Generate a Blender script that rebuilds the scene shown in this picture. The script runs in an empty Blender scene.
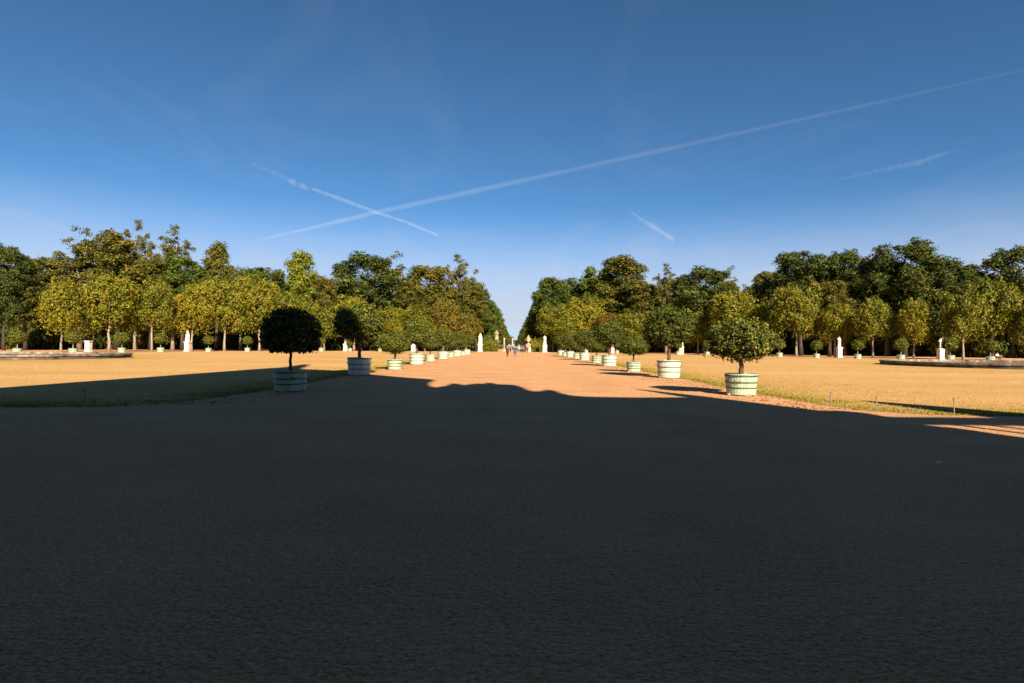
import bpy, math, random
import numpy as np
from mathutils import Vector, Matrix, Quaternion
R = math.radians
scene = bpy.context.scene
COL = scene.collection
PI = math.pi

# ------------------------------------------------------------------ camera calibration
F = 569.0; VPX = 514.0; HY = 346.5; EYE = 1.6; ROLL = R(0.5)
def hor(px): return HY + (px - VPX) * math.tan(ROLL)
def gp(px, py):                       # photo reading of a ground point -> metres
    d = EYE * F / (py - hor(px)); return ((px - VPX) / F * d, d)
def xat(px, d): return (px - VPX) / F * d
def zat(px, py, d): return EYE + (hor(px) - py) / F * d

cd = bpy.data.cameras.new('camera'); cam = bpy.data.objects.new('camera', cd); COL.objects.link(cam)
cd.sensor_width = 36; cd.lens = F * 36 / 1024; cd.clip_end = 80000; cd.clip_start = 0.05
rot = Matrix.Rotation(R(0.2), 4, 'Z') @ Matrix.Rotation(R(90 + 0.505), 4, 'X') @ Matrix.Rotation(ROLL, 4, 'Z')
cam.matrix_world = Matrix.Translation((0, 0, EYE)) @ rot
scene.camera = cam

# ------------------------------------------------------------------ light
SUN_A = R(20); SUN_E = R(32)
travel = Vector((-math.sin(SUN_A) * math.cos(SUN_E), math.cos(SUN_A) * math.cos(SUN_E), -math.sin(SUN_E)))
sd = bpy.data.lights.new('sun', 'SUN'); so = bpy.data.objects.new('sun', sd); COL.objects.link(so)
sd.energy = 5.0; sd.angle = R(0.5); sd.color = (1.0, 0.82, 0.60)
so.rotation_euler = travel.to_track_quat('-Z', 'Y').to_euler(); so.location = (20, -40, 60)

w = bpy.data.worlds.new('World'); scene.world = w; w.use_nodes = True
nt = w.node_tree; N = nt.nodes; L = nt.links
for n in list(N): N.remove(n)
out = N.new('ShaderNodeOutputWorld'); bg = N.new('ShaderNodeBackground'); L.new(bg.outputs[0], out.inputs[0])
sky = N.new('ShaderNodeTexSky'); sky.sky_type = 'NISHITA'; sky.sun_disc = False
sky.sun_elevation = SUN_E; sky.sun_rotation = PI - SUN_A
sky.air_density = 0.52; sky.dust_density = 0.05; sky.ozone_density = 2.2; sky.altitude = 100
bg.inputs[1].default_value = 0.05
# thin cirrus veil, laid out by sky direction
tc = N.new('ShaderNodeTexCoord'); sx = N.new('ShaderNodeSeparateXYZ'); L.new(tc.outputs['Generated'], sx.inputs[0])
ad = N.new('ShaderNodeMath'); ad.operation = 'ADD'; L.new(sx.outputs[2], ad.inputs[0]); ad.inputs[1].default_value = 0.12
dx = N.new('ShaderNodeMath'); dx.operation = 'DIVIDE'; L.new(sx.outputs[0], dx.inputs[0]); L.new(ad.outputs[0], dx.inputs[1])
dy = N.new('ShaderNodeMath'); dy.operation = 'DIVIDE'; L.new(sx.outputs[1], dy.inputs[0]); L.new(ad.outputs[0], dy.inputs[1])
cx = N.new('ShaderNodeCombineXYZ'); L.new(dx.outputs[0], cx.inputs[0]); L.new(dy.outputs[0], cx.inputs[1])
mp = N.new('ShaderNodeMapping'); mp.inputs['Scale'].default_value = (0.75, 0.42, 1); mp.inputs['Rotation'].default_value = (0, 0, R(35))
L.new(cx.outputs[0], mp.inputs[0])
nz = N.new('ShaderNodeTexNoise'); nz.inputs['Scale'].default_value = 2.1; nz.inputs['Detail'].default_value = 7
nz.inputs['Roughness'].default_value = 0.62; nz.inputs['Distortion'].default_value = 1.2; L.new(mp.outputs[0], nz.inputs[0])
cr = N.new('ShaderNodeMapRange'); cr.inputs[1].default_value = 0.52; cr.inputs[2].default_value = 0.80
cr.inputs[3].default_value = 0.0; cr.inputs[4].default_value = 0.075; L.new(nz.outputs[0], cr.inputs[0])
hz = N.new('ShaderNodeMapRange'); hz.inputs[1].default_value = 0.05; hz.inputs[2].default_value = 0.245
hz.inputs[3].default_value = 1.0; hz.inputs[4].default_value = 0.0; hz.interpolation_type = 'SMOOTHSTEP'; L.new(sx.outputs[2], hz.inputs[0])
hn = N.new('ShaderNodeMath'); hn.operation = 'MULTIPLY'; L.new(hz.outputs[0], hn.inputs[0])
hm = N.new('ShaderNodeMapRange'); hm.inputs[1].default_value = 0.3; hm.inputs[2].default_value = 0.7; hm.inputs[3].default_value = 0.75; hm.inputs[4].default_value = 1.0
L.new(nz.outputs[0], hm.inputs[0]); L.new(hm.outputs[0], hn.inputs[1])
sm = N.new('ShaderNodeMath'); sm.operation = 'ADD'; sm.use_clamp = True; L.new(cr.outputs[0], sm.inputs[0]); L.new(hn.outputs[0], sm.inputs[1])
mxs = N.new('ShaderNodeMix'); mxs.data_type = 'RGBA'; L.new(sm.outputs[0], mxs.inputs[0]); tint = N.new('ShaderNodeMix'); tint.data_type = 'RGBA'; tint.blend_type = 'MULTIPLY'; tint.inputs[0].default_value = 1.0
tint.inputs[7].default_value = (0.60, 0.95, 1.04, 1); L.new(sky.outputs[0], tint.inputs[6]); L.new(tint.outputs[2], mxs.inputs[6])
CLOUD = (4.5, 4.75, 5.5, 1)
mxs.inputs[7].default_value = CLOUD
L.new(mxs.outputs[2], bg.inputs[0])

scene.view_settings.view_transform = 'Standard'; scene.view_settings.look = 'None'
scene.view_settings.gamma = 1; scene.view_settings.use_curve_mapping = False
scene.view_settings.exposure = 1.45

# ------------------------------------------------------------------ materials
def mat(name, col, rough=0.8, spec=0.3):
    m = bpy.data.materials.new(name); m.use_nodes = True
    p = m.node_tree.nodes['Principled BSDF']; p.inputs['Base Color'].default_value = (*col, 1)
    p.inputs['Roughness'].default_value = rough; p.inputs['Specular IOR Level'].default_value = spec
    return m
def noisy(name, stops, scale=5, detail=6, rough=0.85, bump=0.0, bscale=40, bdist=0.02, spec=0.2, stretch=(1, 1, 1), scale2=None, mix2=0.5):
    m = mat(name, stops[0][1], rough, spec); nt = m.node_tree; N = nt.nodes; L = nt.links; p = N['Principled BSDF']
    tc = N.new('ShaderNodeTexCoord'); mp = N.new('ShaderNodeMapping'); mp.inputs['Scale'].default_value = stretch
    L.new(tc.outputs['Object'], mp.inputs[0])
    n1 = N.new('ShaderNodeTexNoise'); n1.inputs['Scale'].default_value = scale; n1.inputs['Detail'].default_value = detail
    L.new(mp.outputs[0], n1.inputs[0]); fac = n1.outputs[0]
    if scale2:
        n2 = N.new('ShaderNodeTexNoise'); n2.inputs['Scale'].default_value = scale2; n2.inputs['Detail'].default_value = 5; n2.inputs['Roughness'].default_value = 0.65
        L.new(mp.outputs[0], n2.inputs[0]); mx = N.new('ShaderNodeMix'); mx.inputs[0].default_value = mix2
        L.new(n1.outputs[0], mx.inputs[2]); L.new(n2.outputs[0], mx.inputs[3]); fac = mx.outputs[0]
    r = N.new('ShaderNodeValToRGB'); e = r.color_ramp.elements
    while len(e) < len(stops): e.new(0.5)
    for k, (pos, c) in enumerate(stops): e[k].position = pos; e[k].color = (*c, 1)
    L.new(fac, r.inputs[0]); L.new(r.outputs[0], p.inputs['Base Color'])
    if bump:
        nb = N.new('ShaderNodeTexNoise'); nb.inputs['Scale'].default_value = bscale; nb.inputs['Detail'].default_value = 8; nb.inputs['Roughness'].default_value = 0.7
        L.new(mp.outputs[0], nb.inputs[0])
        b = N.new('ShaderNodeBump'); b.inputs['Strength'].default_value = bump; b.inputs['Distance'].default_value = bdist
        L.new(nb.outputs[0], b.inputs['Height']); L.new(b.outputs[0], p.inputs['Normal'])
    return m
def leafmat(name, stops, transl=0.14, objvar=0.10):
    m = bpy.data.materials.new(name); m.use_nodes = True; nt = m.node_tree; N = nt.nodes; L = nt.links
    p = N['Principled BSDF']; p.inputs['Roughness'].default_value = 0.62; p.inputs['Specular IOR Level'].default_value = 0.18
    at = N.new('ShaderNodeAttribute'); at.attribute_name = 'tint'
    oi = N.new('ShaderNodeObjectInfo'); mr = N.new('ShaderNodeMapRange'); mr.inputs[3].default_value = -objvar; mr.inputs[4].default_value = objvar
    L.new(oi.outputs['Random'], mr.inputs[0])
    a = N.new('ShaderNodeMath'); a.operation = 'ADD'; a.use_clamp = True; L.new(at.outputs['Fac'], a.inputs[0]); L.new(mr.outputs[0], a.inputs[1])
    r = N.new('ShaderNodeValToRGB'); e = r.color_ramp.elements
    while len(e) < len(stops): e.new(0.5)
    for k, (pos, c) in enumerate(stops): e[k].position = pos; e[k].color = (*c, 1)
    L.new(a.outputs[0], r.inputs[0]); L.new(r.outputs[0], p.inputs['Base Color'])
    t = N.new('ShaderNodeBsdfTranslucent'); L.new(r.outputs[0], t.inputs[0])
    mx = N.new('ShaderNodeMixShader'); mx.inputs[0].default_value = transl; L.new(p.outputs[0], mx.inputs[1]); L.new(t.outputs[0], mx.inputs[2])
    L.new(mx.outputs[0], N['Material Output'].inputs[0]); return m

M = {}
M['soil'] = noisy('forest_soil', [(0.3, (.035, .028, .016)), (0.7, (.09, .065, .032))], 0.6, bump=.5, bscale=3, bdist=.1)
M['gravel'] = noisy('gravel', [(0.36, (.23, .122, .063)), (0.46, (.44, .243, .122)), (0.55, (.52, .29, .148)), (0.66, (.63, .39, .215))], 0.5, 4, .95, bump=1.0, bscale=13, bdist=.06, spec=.05, scale2=36, mix2=.8, stretch=(.8, 1.2, 1))
M['lawn'] = None
M['bark'] = noisy('bark', [(0.3, (.022, .018, .014)), (0.7, (.075, .06, .048))], 3, bump=.8, bscale=9, bdist=.06, stretch=(3, 3, .6))
M['bark_red'] = noisy('bark_of_tub_tree', [(0.3, (.055, .034, .024)), (0.7, (.15, .085, .055))], 8, bump=.6, bscale=22, bdist=.02, stretch=(3, 3, .7))
M['bark_pale'] = noisy('pale_bark', [(0.3, (.16, .13, .10)), (0.7, (.34, .28, .22))], 3, bump=.6, bscale=9, bdist=.05, stretch=(3, 3, .6))
M['mint'] = noisy('mint_painted_wood', [(0.25, (.22, .31, .22)), (0.55, (.34, .42, .31)), (0.8, (.42, .475, .37))], 2.2, 7, .6, bump=.15, bscale=30, bdist=.01, stretch=(3, 3, .5), spec=.25)
M['cream'] = noisy('weathered_cream_wood', [(0.25, (.29, .35, .30)), (0.55, (.43, .475, .40)), (0.8, (.51, .54, .46))], 2.2, 7, .6, bump=.15, bscale=30, bdist=.01, stretch=(3, 3, .5), spec=.25)
M['hoop'] = noisy('green_painted_iron', [(0.3, (.03, .055, .035)), (0.7, (.07, .115, .075))], 6, rough=.5)
M['pot_soil'] = noisy('pot_soil', [(0.3, (.02, .014, .009)), (0.7, (.06, .04, .025))], 12, bump=.8, bscale=25)
M['marble'] = noisy('weathered_marble', [(0.3, (.26, .24, .21)), (0.5, (.55, .51, .46)), (0.75, (.68, .64, .58))], 2.2, 8, .7, bump=.25, bscale=14, bdist=.03)
M['sandstone'] = noisy('sandstone', [(0.25, (.16, .12, .085)), (0.5, (.34, .26, .18)), (0.8, (.45, .36, .25))], 1.4, 8, .85, bump=.3, bscale=12, bdist=.03)
M['sandstone_grey'] = noisy('grey_stone', [(0.25, (.10, .085, .07)), (0.5, (.30, .25, .20)), (0.75, (.52, .45, .37))], .9, 9, .85, bump=.3, bscale=12, bdist=.03)
M['rim'] = noisy('weathered_rim', [(0.36, (.035, .03, .025)), (0.47, (.12, .095, .075)), (0.56, (.22, .175, .135)), (0.68, (.42, .35, .28))], .55, 9, .9, bump=.3, bscale=9, scale2=2.2, mix2=.5)
M['blackstone'] = noisy('blackened_stone', [(0.3, (.03, .026, .022)), (0.6, (.13, .105, .085)), (.8, (.24, .2, .16))], 1.1, 8, .9, bump=.3, bscale=9)
M['roofing'] = noisy('slate', [(0.3, (.06, .065, .07)), (0.7, (.12, .12, .13))], 2)
M['glass_dark'] = mat('window_glass', (.03, .035, .04), .1, .5)
M['water'] = mat('basin_water', (.03, .035, .03), .08, .5)
M['iron'] = noisy('iron_post', [(0.3, (.10, .10, .10)), (0.7, (.25, .24, .22))], 20, rough=.5)
M['paper'] = mat('paper', (.75, .75, .73))
M['skin'] = mat('skin', (.42, .26, .19), .6)
M['wood'] = noisy('bench_wood', [(0.3, (.09, .055, .03)), (0.7, (.2, .13, .08))], 6, stretch=(.4, 4, 4))
for nm, c in dict(black=(.018, .018, .02), navy=(.03, .04, .08), white=(.6, .6, .58), red=(.16, .035, .03), pink=(.25, .14, .14), khaki=(.26, .2, .13), jeans=(.07, .1, .17), brown=(.06, .035, .02), grey=(.22, .22, .23)).items():
    M['cloth_' + nm] = noisy('cloth_' + nm, [(0.3, tuple(v * .8 for v in c)), (0.7, tuple(min(1, v * 1.15) for v in c))], 9)

M['chestnut'] = leafmat('chestnut_leaves', [(0.0, (.036, .050, .006)), (0.35, (.108, .122, .009)), (0.65, (.168, .170, .013)), (0.92, (.21, .182, .016)), (1.0, (.20, .13, .02))])
M['chestnut_gold'] = leafmat('golden_chestnut_leaves', [(0.0, (.055, .066, .008)), (0.35, (.145, .150, .010)), (0.7, (.235, .205, .014)), (1.0, (.25, .17, .02))])
M['chestnut_brown'] = leafmat('browning_chestnut_leaves', [(0.0, (.045, .054, .008)), (0.35, (.115, .11, .012)), (0.7, (.185, .14, .016)), (1.0, (.21, .105, .02))])
M['chestnut_rust'] = leafmat('rusty_leaves', [(0.0, (.045, .05, .010)), (0.3, (.10, .07, .014)), (0.7, (.18, .075, .02)), (1.0, (.20, .06, .02))])
M['olive'] = leafmat('olive_leaves', [(0.0, (.030, .042, .007)), (0.4, (.085, .092, .012)), (0.75, (.145, .13, .017)), (1.0, (.19, .125, .024))])
M['oak'] = leafmat('dark_oak_leaves', [(0.0, (.018, .030, .007)), (0.5, (.048, .070, .012)), (0.85, (.095, .112, .017)), (1.0, (.15, .14, .022))], .15)
M['green'] = leafmat('green_leaves', [(0.0, (.03, .055, .010)), (0.5, (.07, .105, .013)), (0.85, (.12, .145, .018)), (1.0, (.16, .15, .02))])
M['lime'] = leafmat('light_green_leaves', [(0.0, (.06, .09, .010)), (0.5, (.14, .165, .014)), (1.0, (.23, .22, .02))])
M['tubleaf'] = leafmat('tub_tree_leaves', [(0.0, (.024, .036, .006)), (0.5, (.062, .080, .010)), (0.85, (.115, .125, .015)), (1.0, (.20, .18, .03))], .12)
M['sideleaf'] = leafmat('ball_tree_leaves', [(0.0, (.040, .052, .007)), (0.5, (.095, .108, .011)), (1.0, (.17, .16, .02))], .12)
M['hedge'] = leafmat('hedge_leaves', [(0.0, (.05, .065, .008)), (0.5, (.13, .135, .012)), (1.0, (.22, .18, .02))])
M['grassblade'] = leafmat('grass_blades', [(0.0, (.13, .13, .018)), (0.33, (.24, .20, .03)), (0.6, (.30, .21, .06)), (1.0, (.40, .25, .095))], .1, 0)

# ------------------------------------------------------------------ mesh helpers
class MB:
    def __init__(s): s.v = []; s.f = []
    def add(s, vs, fs):
        o = len(s.v); s.v += [tuple(v) for v in vs]; s.f += [tuple(i + o for i in f) for f in fs]; return s
    def box(s, x0, x1, y0, y1, z0, z1):
        return s.add([(x0, y0, z0), (x1, y0, z0), (x1, y1, z0), (x0, y1, z0), (x0, y0, z1), (x1, y0, z1), (x1, y1, z1), (x0, y1, z1)],
                     [(0, 3, 2, 1), (4, 5, 6, 7), (0, 1, 5, 4), (1, 2, 6, 5), (2, 3, 7, 6), (3, 0, 4, 7)])
    def lathe(s, prof, n=24, c=(0, 0, 0), wob=None):
        vs = []
        for i, (r, z) in enumerate(prof):
            for k in range(n):
                a = 2 * PI * k / n; rr = r * (wob(a, z) if wob else 1)
                vs.append((c[0] + rr * math.cos(a), c[1] + rr * math.sin(a), c[2] + z))
        fs = [(i * n + k, i * n + (k + 1) % n, (i + 1) * n + (k + 1) % n, (i + 1) * n + k) for i in range(len(prof) - 1) for k in range(n)]
        fs.append(tuple(range(n))[::-1]); fs.append(tuple((len(prof) - 1) * n + k for k in range(n)))
        return s.add(vs, fs)
    def tube(s, pts, rad, n=8):
        pts = [Vector(p) for p in pts]; vs = []; ref = Vector((.31, .95, .1))
        for i, p in enumerate(pts):
            t = (pts[min(i + 1, len(pts) - 1)] - pts[max(i - 1, 0)]).normalized()
            u = t.cross(ref); u = u.normalized() if u.length > 1e-4 else Vector((1, 0, 0)); vv = t.cross(u)
            for k in range(n):
                a = 2 * PI * k / n; vs.append(p + (u * math.cos(a) + vv * math.sin(a)) * rad[i])
        fs = [(i * n + k, i * n + (k + 1) % n, (i + 1) * n + (k + 1) % n, (i + 1) * n + k) for i in range(len(pts) - 1) for k in range(n)]
        fs.append(tuple(range(n))[::-1]); fs.append(tuple((len(pts) - 1) * n + k for k in range(n)))
        return s.add(vs, fs)
    def prism(s, poly, y0, y1):      # polygon in x,z extruded along y
        n = len(poly); vs = [(x, y0, z) for x, z in poly] + [(x, y1, z) for x, z in poly]
        fs = [tuple(range(n)), tuple(range(2 * n - 1, n - 1, -1))] + [(i, i + n, (i + 1) % n + n, (i + 1) % n) for i in range(n)]
        return s.add(vs, fs)
    def mesh(s, name, m, smooth=False):
        me = bpy.data.meshes.new(name); me.from_pydata(s.v, [], s.f); me.validate(); me.update()
        if smooth: me.polygons.foreach_set('use_smooth', [True] * len(me.polygons))
        me.materials.append(m); return me
    def build(s, name, m, parent=None, smooth=False, bevel=0):
        return link(name, s.mesh(name, m, smooth), parent, bevel)
def link(name, me, parent=None, bevel=0):
    o = bpy.data.objects.new(name, me); COL.objects.link(o)
    if parent is not None: o.parent = parent
    if bevel:
        b = o.modifiers.new('bevel', 'BEVEL'); b.width = bevel; b.segments = 2; b.limit_method = 'ANGLE'
    return o
def tag(o, label=None, cat=None, group=None, kind=None):
    if label: o['label'] = label
    if cat: o['category'] = cat
    if group: o['group'] = group
    if kind: o['kind'] = kind
    return o
def thing(name, label, cat, loc=(0, 0, 0), rz=0, group=None):
    o = bpy.data.objects.new(name, None); COL.objects.link(o); o.empty_display_size = .3
    o.location = loc; o.rotation_euler = (0, 0, rz); return tag(o, label, cat, group)
def kids(o): return [c for c in COL.objects if c.parent == o]
def copy_tree(o, parent=None):
    c = o.copy(); COL.objects.link(c); c.parent = parent
    for ch in kids(o): copy_tree(ch, c)
    return c

# leaf cloud ------------------------------------------------------------
def leaves(seed, lobes, nclump, per, sig, leaf, shell=.55, droop=.25, zcut=None, uneven=0.25, spiky=0):
    """lobes: (cx,cy,cz,rx,ry,rz,weight). clumps of leaf sized quads spread through the lobes."""
    g = np.random.default_rng(seed); W = np.array([l[6] for l in lobes], float); W /= W.sum()
    idx = g.choice(len(lobes), nclump, p=W); lb = np.array([l[:6] for l in lobes])[idx]
    d = g.normal(size=(nclump, 3)); d /= np.linalg.norm(d, axis=1)[:, None]
    rr = (shell + (1 - shell) * g.random(nclump)) * (1 + uneven * (g.random(nclump) - .6))
    cc = lb[:, :3] + d * rr[:, None] * lb[:, 3:6]
    outd = d / lb[:, 3:6]; outd /= np.linalg.norm(outd, axis=1)[:, None]
    ct = np.clip(.45 + .26 * g.normal(size=nclump), 0, 1)
    P = np.repeat(cc, per, 0); O = np.repeat(outd, per, 0); T = np.repeat(ct, per)
    off = g.normal(size=P.shape) * sig; off[:, 2] *= .5
    off[:, 2] -= droop * (off[:, 0] ** 2 + off[:, 1] ** 2) / max(sig, 1e-3)
    OF = off / sig; OF = OF / np.maximum(1e-6, np.linalg.norm(OF, axis=1))[:, None]
    P = P + off
    if zcut is not None:
        k = P[:, 2] > zcut; P, O, T, OF = P[k], O[k], T[k], OF[k]
    n = len(P)
    nr = O * .35 + OF * .55 + np.array([0, 0, .35]) + g.normal(size=(n, 3)) * .38; nr /= np.linalg.norm(nr, axis=1)[:, None]
    t = np.cross(nr, g.normal(size=(n, 3))); t /= np.linalg.norm(t, axis=1)[:, None]
    if spiky: t = t * (1 - spiky) + np.array([0, 0, spiky]) ; t /= np.linalg.norm(t, axis=1)[:, None]
    b = np.cross(nr, t); b /= np.linalg.norm(b, axis=1)[:, None]
    s = leaf * (.65 + .7 * g.random(n))[:, None]
    bend = nr * s * .18
    V = np.stack([P - t * s * .6, P + b * s * .34 + bend, P + t * s * .6, P - b * s * .34 + bend], 1).reshape(-1, 3)
    return V, np.clip(T + .14 * g.normal(size=n), 0, 1)
def quadmesh(name, V, tint, m):
    n = len(V) // 4; me = bpy.data.meshes.new(name)
    me.vertices.add(len(V)); me.vertices.foreach_set('co', V.astype(np.float32).ravel())
    me.loops.add(len(V)); me.loops.foreach_set('vertex_index', np.arange(len(V), dtype=np.int32))
    me.polygons.add(n); me.polygons.foreach_set('loop_start', np.arange(0, len(V), 4, dtype=np.int32))
    me.update(calc_edges=True)
    a = me.attributes.new('tint', 'FLOAT', 'FACE'); a.data.foreach_set('value', tint.astype(np.float32))
    me.materials.append(m); return me

# ------------------------------------------------------------------ ground
def sheet(name, poly, z, m, kind='structure'):
    me = bpy.data.meshes.new(name); me.from_pydata([(x, y, z) for x, y in poly], [], [tuple(range(len(poly)))])
    me.materials.append(m); o = link(name, me); o['kind'] = kind; return o
sheet('ground', [(-3000, -600), (3000, -600), (3000, 6000), (-3000, 6000)], 0.0, M['soil'])
# gravel forecourt and avenue
sheet('gravel_path', [(-120, -80), (120, -80), (120, 172), (10.5, 172), (9, 178), (7.5, 1500), (-7.5, 1500), (-9, 178), (-10.5, 172), (-120, 172)], 0.004, M['gravel'])

gm = M['gravel']; nt = gm.node_tree; N = nt.nodes; L = nt.links; bmp = [n for n in N if n.type == 'BUMP'][0]
mpn = [n for n in N if n.type == 'MAPPING'][0]; acc = None
for sc_, am in ((2.2, .35), (6.5, .45), (22, .30), (60, .16)):
    q = N.new('ShaderNodeTexNoise'); q.inputs['Scale'].default_value = sc_; q.inputs['Detail'].default_value = 3; q.inputs['Roughness'].default_value = .6; L.new(mpn.outputs[0], q.inputs[0])
    k = N.new('ShaderNodeMath'); k.operation = 'MULTIPLY_ADD'; k.inputs[1].default_value = am; L.new(q.outputs[0], k.inputs[0])
    if acc is None: k.inputs[2].default_value = 0
    else: L.new(acc, k.inputs[2])
    acc = k.outputs[0]
L.new(acc, bmp.inputs['Height']); bmp.inputs['Distance'].default_value = .11; bmp.inputs['Strength'].default_value = 1.0
# lawns: dry and golden, greener beside the gravel
m = noisy('dry_lawn', [(0.3, (.30, .185, .062)), (0.5, (.40, .250, .102)), (0.7, (.48, .315, .145))], .10, 9, .95, bump=.5, bscale=9, bdist=.06, spec=.05, scale2=1.6, mix2=.5, stretch=(.35, 1.5, 1))
nt = m.node_tree; N = nt.nodes; L = nt.links; p = N['Principled BSDF']
old = p.inputs['Base Color'].links[0].from_socket
at = N.new('ShaderNodeAttribute'); at.attribute_name = 'green'
mx = N.new('ShaderNodeMix'); mx.data_type = 'RGBA'; L.new(old, mx.inputs[6]); mx.inputs[7].default_value = (.23, .18, .03, 1)
n2 = N.new('ShaderNodeTexNoise'); n2.inputs['Scale'].default_value = .5; n2.inputs['Detail'].default_value = 6
tcn = N.new('ShaderNodeTexCoord'); L.new(tcn.outputs['Object'], n2.inputs[0])
mr = N.new('ShaderNodeMapRange'); mr.inputs[1].default_value = .35; mr.inputs[2].default_value = .62; mr.inputs[3].default_value = .35; mr.inputs[4].default_value = 1.25; L.new(n2.outputs[0], mr.inputs[0])
mm = N.new('ShaderNodeMath'); mm.operation = 'MULTIPLY'; mm.use_clamp = True; L.new(at.outputs['Fac'], mm.inputs[0]); L.new(mr.outputs[0], mm.inputs[1]); L.new(mm.outputs[0], mx.inputs[0]); L.new(mx.outputs[2], p.inputs['Base Color'])
M['lawn'] = m

EDGE = [(120, 13.9), (40, 13.9), (20, 13.9), (12.3, 13.9), (10.2, 14.2), (9.3, 14.9), (8.9, 16.2), (8.7, 19), (8.9, 40), (9.4, 80), (9.8, 110), (10, 158)]
FAR = [(30, 158), (38, 140), (55, 121), (63, 108), (70, 92), (75, 78), (82, 60), (120, 40)]
BASIN = [(51.5, 58), (-53.5, 58)]; BR = 12.0
def edge_dist(x, y):
    ax = abs(x); best = 1e9
    for (x0, y0), (x1, y1) in zip(EDGE[:-1], EDGE[1:]):
        vx, vy = x1 - x0, y1 - y0; t = max(0, min(1, ((ax - x0) * vx + (y - y0) * vy) / (vx * vx + vy * vy)))
        best = min(best, math.hypot(ax - x0 - t * vx, y - y0 - t * vy))
    return best
def inpoly(x, y, P):
    c = False; j = len(P) - 1
    for i in range(len(P)):
        if (P[i][1] > y) != (P[j][1] > y) and x < (P[j][0] - P[i][0]) * (y - P[i][1]) / (P[j][1] - P[i][1]) + P[i][0]: c = not c
        j = i
    return c
import bmesh
def lawn(sgn):
    P = [(sgn * x, y) for x, y in EDGE] + [(sgn * x, y) for x, y in FAR]
    bm = bmesh.new(); f = bm.faces.new([bm.verts.new((x, y, .010)) for x, y in P])
    if f.normal.z < 0: pass
    cuts = [((sgn * x, 0, 0), (1, 0, 0)) for x in (9.6, 10.4, 11.5, 13, 15, 18, 22, 28, 34, 40, 46, 52, 58, 64, 70, 80)] + \
           [((0, y, 0), (0, 1, 0)) for y in (14.6, 15.3, 16.2, 17.5, 19, 21, 24, 28, 34, 40, 46, 52, 58, 64, 70, 80, 90, 105, 120, 140)]
    for co, no in cuts:
        bmesh.ops.bisect_plane(bm, geom=bm.verts[:] + bm.edges[:] + bm.faces[:], plane_co=co, plane_no=no)
    bmesh.ops.recalc_face_normals(bm, faces=bm.faces)
    me = bpy.data.meshes.new('lawn'); bm.to_mesh(me); bm.free()
    if me.polygons[0].normal.z < 0: me.flip_normals()
    g = me.attributes.new('green', 'FLOAT', 'POINT')
    vals = []
    for v in me.vertices:
        e = edge_dist(v.co.x, v.co.y); k = max(0, 1 - e / 3.2)
        db = abs(math.hypot(abs(v.co.x) - 52.5, v.co.y - 58) - BR); k = max(k, .75 * max(0, 1 - db / 5))
        vals.append(min(1, k))
    g.data.foreach_set('value', vals); me.materials.append(M['lawn'])
    o = link('lawn', me); o['kind'] = 'structure'; return P
LP = {s: lawn(s) for s in (1, -1)}
# pale path between lawn and trees shows as the gravel sheet behind; blades of grass along the near rim
def grass():
    g = np.random.default_rng(5); Vs = []; T = []
    for s in (1, -1):
        cnt = 0
        while cnt < 52000:
            if g.random() < .6:
                k = g.random(); y = 14 + 48 * k ** 1.7; x = 8.3 + g.random() ** 1.6 * 7 + (0 if y > 17 else g.random() * 14)
            else:
                y = 13.8 + 50 * g.random() ** 2.2; x = 8.6 + 30 * g.random()
            if not inpoly(s * x, y, LP[s]):
                # ragged tufts straying over the gravel edge
                if edge_dist(x, y) > .28 or g.random() > .35: continue
            e = edge_dist(x, y); cnt += 1
            gr = max(0, 1 - e / (2.6 + 1.2 * math.sin(x * .9 + y * .7)))
            h = (.012 + .02 * g.random()) * (1 + 2.6 * gr * (.35 + .65 * g.random()) * (.6 + .4 * math.sin(x * 3.1 + y * 2.3)))
            a = g.random() * 2 * PI; wd = .006 + .0004 * y; lean = g.normal(size=2) * h * .5
            ca, sa = math.cos(a) * wd, math.sin(a) * wd
            Vs += [(s * x - ca, y - sa, .009), (s * x + ca, y + sa, .009), (s * x + ca * .3 + lean[0], y + sa * .3 + lean[1], h), (s * x - ca * .3 + lean[0], y - sa * .3 + lean[1], h)]
            T.append(min(1, max(0, .78 - .75 * gr + .12 * g.normal())))
    o = link('grass', quadmesh('grass', np.array(Vs), np.array(T), M['grassblade']))
    tag(o, 'short dry grass blades along the lawn edges beside the gravel', 'grass', kind='stuff')
grass()
def stray_leaves():
    g = np.random.default_rng(8); Vs = []; T = []
    for i in range(1500):
        s = 1 if g.random() < .6 else -1
        x = s * (8.2 + g.normal() * .8); y = 15 + 45 * g.random() ** 1.5; z = .012 + .01 * g.random(); a = g.random() * 6.28; r = .03 + .03 * g.random()
        c, q = math.cos(a) * r, math.sin(a) * r
        Vs += [(x - c, y - q, z), (x + q * .5, y - c * .5, z + .012), (x + c, y + q, z), (x - q * .5, y + c * .5, z + .015)]; T.append(.6 + .4 * g.random())
    tag(link('fallen_leaves', quadmesh('fallen_leaves', np.array(Vs), np.array(T), M['chestnut_rust'])), 'dry brown leaves scattered along the lawn rim', 'leaves', kind='stuff')
stray_leaves()
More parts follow.
